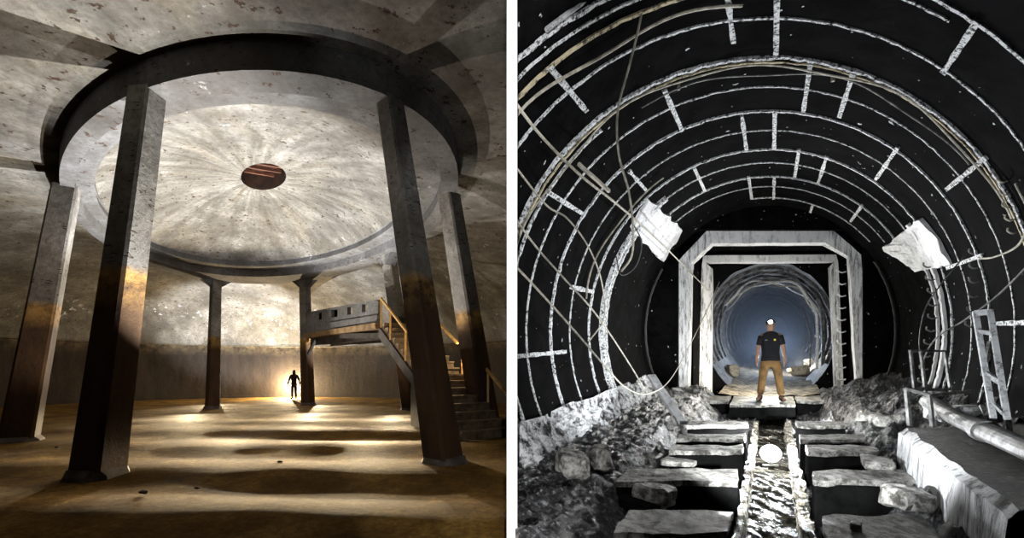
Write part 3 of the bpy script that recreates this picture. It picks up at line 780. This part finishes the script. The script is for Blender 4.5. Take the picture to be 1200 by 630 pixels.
def stone(px, py, ht, s, label, m=None, group=None, seed=0, d=None, cat='stone'):
    b = T(px, py, ht) if d is None else D(px, py, d)
    bm = bmesh.new(); bmesh.ops.create_cube(bm, size=1, matrix=Matrix.Translation(b + Vector((0, 0, s[2] * .5))) @ Matrix.Rotation(seed * .7, 4, 'Z') @ Matrix.Diagonal((*s, 1)))
    bmesh.ops.bevel(bm, geom=bm.edges[:], offset=min(s) * .14, segments=1, affect='EDGES')
    o = bmobj('stone' if cat == 'stone' else cat.replace(' ', '_'), bm, m or M_slab); rough(o, min(s) * .22, 6, 2, seed)
    return tag(o, label, cat, group)
M_sand = chalk('pale dusty block', (.66, .60, .48), (.22, .19, .14), (.38, .6), 6, .8, .6)
stone(938, 439, 1.44, (.42, .35, .30), 'dusty yellow block lit up on the floor right of the standing person', M_sand, 'rubble blocks in the far tunnel', 3)
stone(950, 434, 1.40, (.35, .3, .42), 'tall pale block against the right wall behind the standing person', M_sand, 'rubble blocks in the far tunnel', 5)
stone(926, 436, 1.46, (.2, .2, .14), 'small pale lump close to the right leg of the standing person', M_sand, 'rubble blocks in the far tunnel', 8)
stone(858, 440, 1.42, (.32, .25, .34), 'pale block against the left wall of the far tunnel', M_sand, 'rubble blocks in the far tunnel', 2)
stone(966, 447, 1.45, (.4, .3, .2), 'dark rubble block at the right foot of the inner portal', M_slab, 'rubble blocks in the far tunnel', 6)

# haze hanging in the far tunnel
def haze():
    bm = bmesh.new(); n = 24
    a = [bm.verts.new(pol(13.8, 15 * k, 1.74)) for k in range(n)]; b = [bm.verts.new(pol(34, 15 * k, 1.6)) for k in range(n)]
    bm.faces.new(a); bm.faces.new(b[::-1])
    for k in range(n): bm.faces.new((a[k], b[k], b[(k + 1) % n], a[(k + 1) % n]))
    m = bpy.data.materials.new('haze'); m.use_nodes = True; t = m.node_tree; t.nodes.remove(t.nodes['Principled BSDF'])
    vs = t.nodes.new('ShaderNodeVolumeScatter'); vs.inputs['Density'].default_value = .045; vs.inputs['Color'].default_value = (.62, .75, 1, 1); vs.inputs['Anisotropy'].default_value = .2
    t.links.new(vs.outputs[0], t.nodes['Material Output'].inputs['Volume'])
    o = bmobj('haze', bm, m); tag(o, 'bluish haze hanging in the far tunnel behind the person', 'haze', None, 'stuff')
haze()
lamp('POINT', 'rim_light', D(903, 420, 9.8), 170, (1, .93, .78), None, .04)  # added behind the person to edge the figure with light
lamp('POINT', 'torch_haze', D(903, 405, 15.5), 170, (.66, .80, 1.0), None, .03)

# ---- near floor: pit bed, sleepers, channel
def bed():
    v = []; f = []; nx, ny = 170, 260
    for j in range(ny + 1):
        d = 2.5 + 7.7 * j / ny
        for i in range(nx + 1):
            x = -2.6 + 4.6 * i / nx
            h = -1.80
            if abs(x - .02) < .30: h = -1.98
            elif x < -1.05: h = -1.80 + min(.45, (-1.05 - x) * .9)
            elif x > 1.02: h = -1.80 + min(.43, (x - 1.02) * 1.6)
            n = mnoise.noise(Vector((x * 3, d * 3, 0))) * .10 + mnoise.noise(Vector((x * 11, d * 11, 3))) * .05 + abs(mnoise.noise(Vector((x * 28, d * 28, 5)))) * .05
            if abs(x) < .30: n *= .1
            v.append(C(d) + Vector((x, 0, h + n)))
    for j in range(ny):
        for i in range(nx): a = j * (nx + 1) + i; f.append((a, a + 1, a + nx + 2, a + nx + 1))
    struct(clipx(mesh('floor_tunnel', v, f, M_grit, None, False), 1))
bed()
def sleeper(x0, x1, yf, yb, label, ht=1.35, drop=.42, group='concrete sleepers', ys=None):
    a, b = T(x0, yf, ht), T(x1, yf, ht); L = ht * F / (yb - VY) - ht * F / (yf - VY)
    th = thing('concrete_sleeper', label, 'sleeper', (a + b) / 2 - Vector((0, 0, drop)), group)
    up = .05; dz = Vector((0, 0, -1))
    def blk(name, z0, z1, m, amp, sub):
        bm = bmesh.new(); q = [a, b, b + AX * L, a + AX * L]
        add_frustum(bm, [p + dz * z1 for p in q], [p + dz * z0 for p in q])
        o = bmobj(name, bm, m, th); rough(o, amp, 5, sub, x0 * .01); return o
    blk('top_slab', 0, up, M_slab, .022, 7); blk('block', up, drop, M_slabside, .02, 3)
G = 'sleepers left of the channel'; H = 'sleepers right of the channel'
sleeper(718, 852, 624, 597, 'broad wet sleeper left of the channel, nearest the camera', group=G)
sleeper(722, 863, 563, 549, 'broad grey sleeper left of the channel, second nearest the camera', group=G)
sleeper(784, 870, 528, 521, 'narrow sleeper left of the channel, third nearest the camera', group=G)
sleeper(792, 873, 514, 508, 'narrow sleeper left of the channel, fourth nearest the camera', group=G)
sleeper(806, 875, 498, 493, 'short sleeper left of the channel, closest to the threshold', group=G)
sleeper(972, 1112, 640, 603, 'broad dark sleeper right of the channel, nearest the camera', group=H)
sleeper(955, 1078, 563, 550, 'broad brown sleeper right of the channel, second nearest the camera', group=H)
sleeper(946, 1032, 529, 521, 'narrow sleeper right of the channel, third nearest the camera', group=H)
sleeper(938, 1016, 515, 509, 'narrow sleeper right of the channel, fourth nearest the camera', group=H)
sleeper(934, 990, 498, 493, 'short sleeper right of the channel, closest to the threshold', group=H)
sleeper(800, 853, 470, 463, 'threshold block at the left foot of the portal', 1.50, .3, 'threshold blocks under the portal')
sleeper(934, 1010, 470, 463, 'threshold block at the right foot of the portal', 1.50, .3, 'threshold blocks under the portal')
sleeper(854.5, 932.5, 474, 464, 'middle threshold block under the feet of the person', 1.50, .3, 'threshold blocks under the portal')
def water():
    k = NT('running water'); k.bump(k.noise(16, 6, .7, stretch=(1, .55, 1)), .7, .03)
    m = k.out(k.mix(k.step(k.noise(9, 6, .8), .5, .56), (.006, .006, .005), (.03, .027, .02)), k.math('ADD', .12, k.math('MULTIPLY', k.step(k.noise(13, 6, .8), .40, .75), .3)), 0, 0)
    k.l(k.math('MULTIPLY', k.step(k.noise(8, 7, .8, stretch=(1, .5, 1)), .52, .60), .28), k.b.inputs['Specular IOR Level'])
    v = []; f = []; n = 80
    for j in range(n + 1):
        d = 2.5 + 6.8 * j / n
        for x in (-.24, -.08, .08, .27): v.append(C(d) + Vector((x, 0, -1.90)))
    for j in range(n):
        for i in range(3): a = j * 4 + i; f.append((a, a + 1, a + 5, a + 4))
    o = mesh('water', v, f, m, None, True); tag(o, 'shallow water running in the channel between the sleepers', 'water', None, 'stuff')
    M_curb = chalk('wet channel kerb', (.62, .56, .44), (.015, .015, .014), (.46, .54), 18, .22, 1.0, spec=1)
    for x, w, lab in ((-.268, .07, 'rough wet kerb along the left side of the channel'), (.315, .10, 'glinting wet kerb along the right side of the channel')):
        bm = bmesh.new()
        for j in range(16):
            d = 2.5 + 5.4 * j / 16; dl = 5.4 / 16
            a = C(d) + Vector((x, 0, -2.0)); q = [a - Vector((w / 2, 0, 0)), a + Vector((w / 2, 0, 0)), a + Vector((w / 2, 0, 0)) + AX * dl, a - Vector((w / 2, 0, 0)) + AX * dl]
            add_frustum(bm, q, [p + Vector((0, 0, .34)) for p in q])
        bmesh.ops.remove_doubles(bm, verts=bm.verts[:], dist=.001)
        o = bmobj('channel_kerb', bm, M_curb); rough(o, .04, 7, 4, x); tag(o, lab, 'kerb')
water()
# benches
def left_bench():
    v = []; f = []; na, nd = 60, 220
    for i in range(nd + 1):
        d = 2.7 + 7.0 * i / nd
        for k in range(na + 1):
            t = k / na; a = -160 + 23 * t + 1.5 * mnoise.noise(Vector((d * 1.5, 0, 8)))
            r = R - .06 - .10 * math.sin(PI * t) + .09 * mnoise.noise(Vector((d * 2.6, a * .12, 0))) + .05 * mnoise.noise(Vector((d * 8, a * .5, 2))) + .03 * mnoise.noise(Vector((d * 22, a * 1.4, 2))) + (.035 * math.sin(d * 11) if t < .8 else 0)
            v.append(pol(d, a, r))
    for i in range(nd):
        for k in range(na): q = i * (na + 1) + k; f.append((q, q + 1, q + na + 2, q + na + 1))
    o = mesh('concrete_bench', v, f, M_lime, None, False); clipx(o, 1)
    tag(o, 'ragged lime covered concrete bench sloping along the left side of the tunnel', 'bench')
left_bench()
def right_bench():
    bm = bmesh.new(); n = 70; rows = []
    prof = [(1.30, -1.46), (1.31, -1.25), (1.33, -1.05), (1.40, -1.0), (1.75, -1.0), (2.2, -.96), (2.7, -.9)]
    for j in range(n + 1):
        d = 2.4 + 2.0 * j / n
        rows.append([bm.verts.new(C(d) + Vector((x + .035 * mnoise.noise(Vector((d * 3, i, 0))) + .02 * mnoise.noise(Vector((d * 9, i, 0))), 0, z + .03 * mnoise.noise(Vector((d * 4, x * 3, 4)))))) for i, (x, z) in enumerate(prof)])
    for j in range(n):
        for i in range(len(prof) - 1): bm.faces.new((rows[j][i], rows[j][i + 1], rows[j + 1][i + 1], rows[j + 1][i])).material_index = 0 if i < 3 else 1
    end = [bm.verts.new(C(4.4) + Vector((1.30, 0, -1.9))), bm.verts.new(C(4.4) + Vector((2.7, 0, -1.9)))]
    bm.faces.new([end[0]] + [end[1]] + rows[-1][::-1]); fr = [bm.verts.new(v.co - Vector((0, 0, .0))) for v in rows[0]]
    o = bmobj('concrete_kerb_wall', bm, [M_lime_v, M_grit]); tag(o, 'low rough concrete wall with white lime runs along the right side of the tunnel', 'wall')
right_bench()
def right_slope():
    v = []; f = []; nx, ny = 70, 170
    for j in range(ny + 1):
        d = 4.3 + 5.6 * j / ny
        for i in range(nx + 1):
            x = 1.1 + 1.7 * i / nx; h = -1.45 + .5 * (i / nx) ** .8 + mnoise.noise(Vector((x * 3, d * 3, 7))) * .16 + mnoise.noise(Vector((x * 9, d * 9, 3))) * .06 + abs(mnoise.noise(Vector((x * 26, d * 26, 5)))) * .05
            v.append(C(d) + Vector((x, 0, h)))
    for j in range(ny):
        for i in range(nx): a = j * (nx + 1) + i; f.append((a, a + 1, a + nx + 2, a + nx + 1))
    o = mesh('rubble', v, f, M_grit, None, False); tag(o, 'dark wet rubble heaped between the low right wall and the portal', 'rubble', None, 'stuff')
right_slope()
for q in [(768, 590, 1.5, (.30, .22, .16), 'dark broken stone on the nearest left sleeper'), (752, 598, 1.55, (.34, .2, .10), 'flat slab of rubble leaning at the nearest left sleeper'),
          (795, 545, 1.4, (.3, .22, .06), 'thin flat stone beside the third left sleeper'), (1062, 596, 1.4, (.30, .2, .17), 'square dark block on the rubble right of the sleepers'),
          (1028, 549, 1.38, (.34, .22, .10), 'flat stone at the end of the third right sleeper'), (1003, 621, 1.35, (.07, .06, .05), 'small lump lying on the nearest right sleeper'),
          (1040, 500, 1.3, (.35, .3, .16), 'rounded pale rock in front of the low right wall'), (1020, 492, 1.3, (.4, .3, .1), 'flat rock near the right foot of the portal'),
          (672, 560, 1.3, (.28, .25, .24), 'dark angular rock below the left concrete bench'), (700, 548, 1.35, (.2, .2, .2), 'smaller dark rock below the left concrete bench')]:
    stone(q[0], q[1], q[2], q[3], q[4], M_slab if q[0] != 752 else M_slabside, 'stones by the sleepers', q[0] * .01)
# leaning planks / struts at the left foot of the portal
for a, b, w, lab in [((763, 440, 7.6), (800, 496, 6.6), .14, 'pale plank leaning at the left foot of the portal'), ((792, 455, 9.6), (812, 478, 8.6), .16, 'short pale strut at the left post of the portal')]:
    bm = bmesh.new(); add_beam(bm, D(*a), D(*b), w, .05); o = bmobj('plank', bm, M_lime_w); rough(o, .01, 6, 4); tag(o, lab, 'plank')
# ---- pipe, ladder and frames on the right
bm = bmesh.new(); add_tube(bm, [D(1088, 470, 4.9), D(1110, 484, 4.4), D(1150, 503, 3.6), D(1205, 527, 3.0), D(1300, 566, 2.4)], .075, 20)
add_tube(bm, [D(1150, 503, 3.60), D(1156, 505.6, 3.53)], .092, 20)
tag(bmobj('steel_pipe', bm, M_steel), 'thick steel pipe lying on the low right wall', 'pipe')
def ladder():
    th = thing('ladder', 'pale steel ladder leaning against the right side of the tunnel', 'ladder', D(1168, 495, 3.6))
    A = [D(1143, 365, 3.9), D(1164, 490, 3.55)]; Bq = [D(1160, 363, 3.8), D(1184, 512, 3.45)]
    for p, q in (A, Bq):
        bm = bmesh.new(); add_beam(bm, p, q, .035, .03); rough(bmobj('stile', bm, M_pale, th), .003, 20, 2)
    for t, w in ((.015, .05), (.20, .035), (.60, .035), (.85, .02)):
        bm = bmesh.new(); add_beam(bm, A[0].lerp(A[1], t), Bq[0].lerp(Bq[1], t), .03, w); bmobj('rung', bm, M_pale, th)
ladder()
def frame(name, label, bars, w=.022):
    th = thing(name, label, 'steel stand', D(*bars[0][1]))
    for a, b in bars:
        bm = bmesh.new(); add_beam(bm, D(*a), D(*b), w, w); bmobj('leg' if abs(a[1] - b[1]) > 20 else 'crossbar', bm, M_steel, th)
frame('steel_stand', 'thin upright metal frame with two close posts on the low right wall',
      [((1067, 411, 4.7), (1072, 460, 4.7)), ((1079, 411, 4.7), (1085, 464, 4.7)), ((1066, 411, 4.7), (1107, 411, 4.9)), ((1107, 411, 4.9), (1114, 458, 4.9))])
frame('steel_trestle', 'low rusty metal trestle around the end of the steel pipe',
      [((1062, 455, 4.6), (1066, 498, 4.6)), ((1089, 462, 4.4), (1093, 500, 4.4)), ((1061, 455, 4.6), (1091, 463, 4.4)), ((1089, 463, 4.4), (1140, 458, 4.6)), ((1062, 456, 4.6), (1112, 456, 4.9))], .03)
frame('metal_bracket', 'crooked metal bracket standing right of the trestle', [((1160, 400, 4.2), (1152, 440, 4.2)), ((1168, 466, 3.8), (1150, 500, 3.7)), ((1150, 475, 3.9), (1162, 500, 3.7))], .025)
stone(1118, 492, 1.05, (.45, .3, .16), 'pale slab of concrete behind the steel pipe', M_lime, None, 4, cat='slab')
# cable hooks
NTH = ['topmost', 'second', 'third', 'fourth', 'fifth', 'sixth', 'seventh', 'eighth', 'ninth', 'tenth', 'eleventh', 'twelfth']
def hooks(path, kind, where, m, s=.05):
    for k, (x, y, d) in enumerate(path):
        p = D(x, y, d); bm = bmesh.new()
        add_tube(bm, spline([p, p + Vector((-.6, 0, -.15)) * s * 1.6, p + Vector((-1.5, 0, .2)) * s * 1.3, p + Vector((-1.9, 0, .9)) * s], 3), s * .17, 6)
        tag(bmobj('cable_hook', bm, m), NTH[k] + ' ' + kind + ('' if k == 0 else ' from the top') + ' ' + where, 'hook', kind + 's ' + where)
hooks([(1092 + 6 * math.sin(k * .5), 312 + k * 15, 7.0) for k in range(12)], 'small steel hook', 'on the bright ring beside the portal', M_steel, .07)
hooks([(1140 + 3 * k - .35 * k * k, 245 + k * 17, 5.7) for k in range(9)], 'dim steel hook', 'on the ring above the ladder', M_steel, .06)
hooks([(1180 + 3 * k, 212 + k * 15, 4.4) for k in range(5)], 'ochre hook', 'on the nearest right hand ring', M_cable, .05)
hooks([(991, 318 + k * 14, 10.5) for k in range(10)], 'pale bracket', 'in the gap between the two portals', M_pale, .10)
# hanging and slung cables
def cable(pts, r, label, m=M_cable, group='loose cables in the tunnel'):
    bm = bmesh.new(); add_tube(bm, spline([D(*p) for p in pts], 8), r, 6); o = bmobj('cable', bm, m); clipx(o, 1); tag(o, label, 'cable', group)
cable([(754, -20, 3.6), (751, 20, 3.6), (738, 75, 3.7), (724, 130, 3.8), (725, 180, 3.9), (737, 225, 4.0), (742, 270, 4.1), (740, 300, 4.2), (728, 318, 4.2)], .010, 'pale cable hanging down from the roof left of the portal')
cable([(590, 235, 3.1), (625, 285, 3.6), (660, 325, 4.0), (700, 370, 4.6), (740, 430, 5.4), (757, 460, 6)], .009, 'long pale cable running diagonally down the left wall')
cable([(598, 305, 3.0), (640, 350, 3.4), (680, 395, 3.9), (710, 430, 4.4), (735, 455, 5), (760, 461, 6), (785, 445, 7.5), (808, 405, 9), (830, 360, 10), (843, 330, 10.6)], .009, 'slack cable swinging from the left wall up into the portal')
cable([(600, 115, 3.1), (635, 160, 3.4), (680, 205, 3.9), (718, 235, 4.6), (750, 262, 5.6), (775, 285, 7), (805, 315, 9.4), (830, 340, 10.2)], .012, 'pale cable crossing the upper left rings towards the portal')
cable([(600, 190, 3.0), (640, 240, 3.5), (665, 256, 3.8), (690, 290, 4.2), (705, 330, 4.6), (708, 372, 4.9), (690, 400, 4.9)], .008, 'thin cable looping over the left rings')
cable([(742, 262, 4.6), (752, 285, 4.7), (745, 312, 4.8), (728, 322, 4.8), (722, 300, 4.8)], .007, 'small coil of cable hanging beside the ragged pale slab', M_cable_d)
cable([(1215, 300, 3.4), (1170, 345, 3.9), (1130, 375, 4.3), (1098, 395, 4.7), (1084, 418, 4.9), (1080, 440, 5)], .008, 'dark cable sagging across the right rings down to the metal frame', M_cable_d)
cable([(1130, 300, 5.0), (1105, 330, 5.1), (1085, 360, 5.2), (1078, 392, 5.1), (1078, 411, 4.9)], .007, 'thin cable dropping onto the thin upright metal frame', M_cable_d)
cable([(1190, 215, 3.9), (1205, 250, 3.8), (1195, 285, 3.9), (1168, 300, 4.2), (1148, 303, 4.6)], .009, 'thin cable curling below the ochre hooks at the right edge')
cable([(640, 35, 3.25), (700, -10, 3.3)], .02, 'short thick conduit high on the left rings', M_pale)
def arc_cable(rp, a0, a1, rad, lab, m, off=.06):
    bm = bmesh.new(); n = int(abs(a1 - a0) / 2)
    add_tube(bm, [pol(dr(rp) + .04 * math.sin(k * .4 + rp), a0 + (a1 - a0) * k / n, R - off + .02 * math.sin(k * .23 + rp)) for k in range(n + 1)], rad, 6)
    o = bmobj('ring_cable', bm, m); clipx(o, 1); tag(o, lab, 'cable', 'cables strapped round the rings')
arc_cable(318, 25, 170, .010, 'ochre cable strapped round the thick ring over the middle of the tunnel', M_cable)
arc_cable(312, 40, 120, .008, 'thin grey cable under the ochre cable on the thick ring', M_steel, .08)
arc_cable(392, 95, 175, .014, 'ochre cable round the nearest ring in the upper left corner', M_cable)
arc_cable(224, 125, 170, .014, 'short ochre cable on the left rings above the cross joint', M_cable)
# small dangling tabs
for x, y, d, lab in [(795, 98, 4.7, 'left of two small ochre tabs hanging under the thick ring'), (976, 88, 4.7, 'right of two small ochre tabs hanging under the thick ring')]:
    bm = bmesh.new(); p = D(x, y, d); add_box(bm, p, (.03, .02, .14)); add_box(bm, p + Vector((0, 0, .07)), (.05, .03, .02)); tag(bmobj('hanging_tab', bm, M_cable), lab, 'tab')
# scaffold plank on the left rings
bm = bmesh.new(); add_beam(bm, D(678, 192, 4.0), D(714, 224, 4.4), .025, .03); o = bmobj('wooden_strut', bm, M_cable); rough(o, .004, 9, 3); tag(o, 'short ochre wooden strut lying across the left rings', 'strut')

# ---- lamp on the channel floor
def channel_lamp():
    c = D(903, 531, 5.9); th = thing('work_lamp', 'blazing round work lamp standing in the water channel', 'lamp', c - Vector((0, 0, .16)))
    ax = Vector((-c.x, -c.y, EYE - c.z)).normalized(); s = ax.cross(Vector((0, 0, 1))).normalized(); u = s.cross(ax)
    mt = bpy.data.materials.new('lamp glow'); mt.use_nodes = True; b = mt.node_tree.nodes['Principled BSDF']
    b.inputs['Emission Color'].default_value = (.95, .97, 1, 1); b.inputs['Emission Strength'].default_value = 25
    def disc(name, r0, r1, o0, o1, m, cap):
        v = []; n = 24
        for r, o in ((r0, o0), (r1, o1)): v += [c + ax * o + (s * math.cos(2 * PI * k / n) + u * math.sin(2 * PI * k / n)) * r for k in range(n)]
        f = [(k, (k + 1) % n, n + (k + 1) % n, n + k) for k in range(n)] + ([tuple(range(n, 2 * n))] if cap else []) + ([tuple(range(n))[::-1]] if cap else [])
        mesh(name, v, f, m, th)
    disc('housing', .07, .115, -.12, -.02, M_steel, True); disc('rim', .115, .125, -.02, .015, M_steel, False); disc('lens', .113, .10, -.015, .02, mt, True)
    bm = bmesh.new(); add_beam(bm, c - Vector((.1, 0, .16)), c + Vector((.1, 0, -.16)), .04, .02); add_beam(bm, c - Vector((0, 0, .16)), c - Vector((0, 0, .08)), .03, .03); bmobj('stand', bm, M_steel, th)
    lamp('POINT', 'work_lamp_light', c + ax * .05 + Vector((0, 0, .22)), 330, (.95, .98, 1.0), None, .05)
channel_lamp()
# ---- the explorer
RZ = -math.atan2(6.68, 9.2)
def explorer():
    b = D(903, 470, 9.2)
    th = thing('person', 'person in a dark t-shirt and tan work trousers standing in the portal with a headlamp', 'person', b)
    mats = dict(skin=M_skin, shirt=simple('black t-shirt', (.010, .010, .013), (.005, .005, .006), 8, .85), trousers=simple('tan trousers', (.24, .14, .05), (.12, .07, .028), 6, .9), boots=simple('dark boots', (.03, .022, .018), (.015, .01, .01), 8, .7))
    figure(th, mats, dict(s=.985, rz=RZ, hs=.175, el=(.225, .02, 1.16), wr=(.245, -.03, .93), hip=0, kn=(.145, 0, .50), an=(.19, 0, .1), feet=[(-.04, -.17), (.04, -.17)], sleeve=.72))
    W = lambda x, y, z: b + Matrix.Rotation(RZ, 3, 'Z') @ (Vector((x, y, z)) * .985)
    bm = bmesh.new()                                   # short hair
    bmesh.ops.create_uvsphere(bm, u_segments=18, v_segments=12, radius=1, matrix=Matrix.Translation(W(0, .008, 1.715)) @ Matrix.Rotation(RZ, 4, 'Z') @ Matrix.Diagonal((.082, .098, .088, 1)))
    bmesh.ops.delete(bm, geom=[v for v in bm.verts if v.co.z < W(0, 0, 1.70).z and v.co.y < W(0, .02, 0).y], context='VERTS'); bmobj('hair', bm, simple('dark hair', (.03, .02, .015), None, 20, .7), th, True)
    bm = bmesh.new(); add_tube(bm, [W(.084 * math.cos(a), -.002 + .1 * math.sin(a), 1.725) for a in np.linspace(0, 2 * PI, 25)], .012, 6); strap = bmobj('headband', bm, M_blackcloth, th)
    mt = bpy.data.materials.new('headlamp glow'); mt.use_nodes = True; q = mt.node_tree.nodes['Principled BSDF']
    q.inputs['Emission Color'].default_value = (1, .99, .95, 1); q.inputs['Emission Strength'].default_value = 90
    hp = W(0, -.115, 1.725)
    bm = bmesh.new(); bmesh.ops.create_cone(bm, cap_ends=True, segments=18, radius1=.034, radius2=.04, depth=.04, matrix=Matrix.Translation(hp) @ Matrix.Rotation(RZ, 4, 'Z') @ Matrix.Rotation(PI / 2, 4, 'X')); hl = bmobj('headlamp', bm, M_steel, th)
    bm = bmesh.new(); bmesh.ops.create_cone(bm, cap_ends=True, segments=18, radius1=.036, radius2=.032, depth=.016, matrix=Matrix.Translation(W(0, -.142, 1.725)) @ Matrix.Rotation(RZ, 4, 'Z') @ Matrix.Rotation(PI / 2, 4, 'X')); bmobj('lens', bm, mt, hl)
    bm = bmesh.new(); add_box(bm, W(.075, -.142, 1.335), (.035, .012, .035), Matrix.Rotation(RZ, 3, 'Z')); bmobj('chest_badge', bm, simple('yellow badge', (.8, .6, .05), (.7, .5, .04), 8, .6), th)
    bm = bmesh.new(); add_box(bm, W(-.075, -.142, 1.335), (.05, .012, .02), Matrix.Rotation(RZ, 3, 'Z')); bmobj('chest_patch', bm, simple('grey patch', (.2, .2, .22), None, 8, .6), th)
    bm = bmesh.new(); add_tube(bm, [W(.158 * math.cos(a), .118 * math.sin(a), .955) for a in np.linspace(0, 2 * PI, 25)], .016, 6); bmobj('belt', bm, M_blackcloth, th)
    lamp('SPOT', 'headlamp_beam', W(0, -.18, 1.725), 420, (1, .99, .96), hp + Vector((-4.4, -6, -.9)), .03, 150, .6)
explorer()
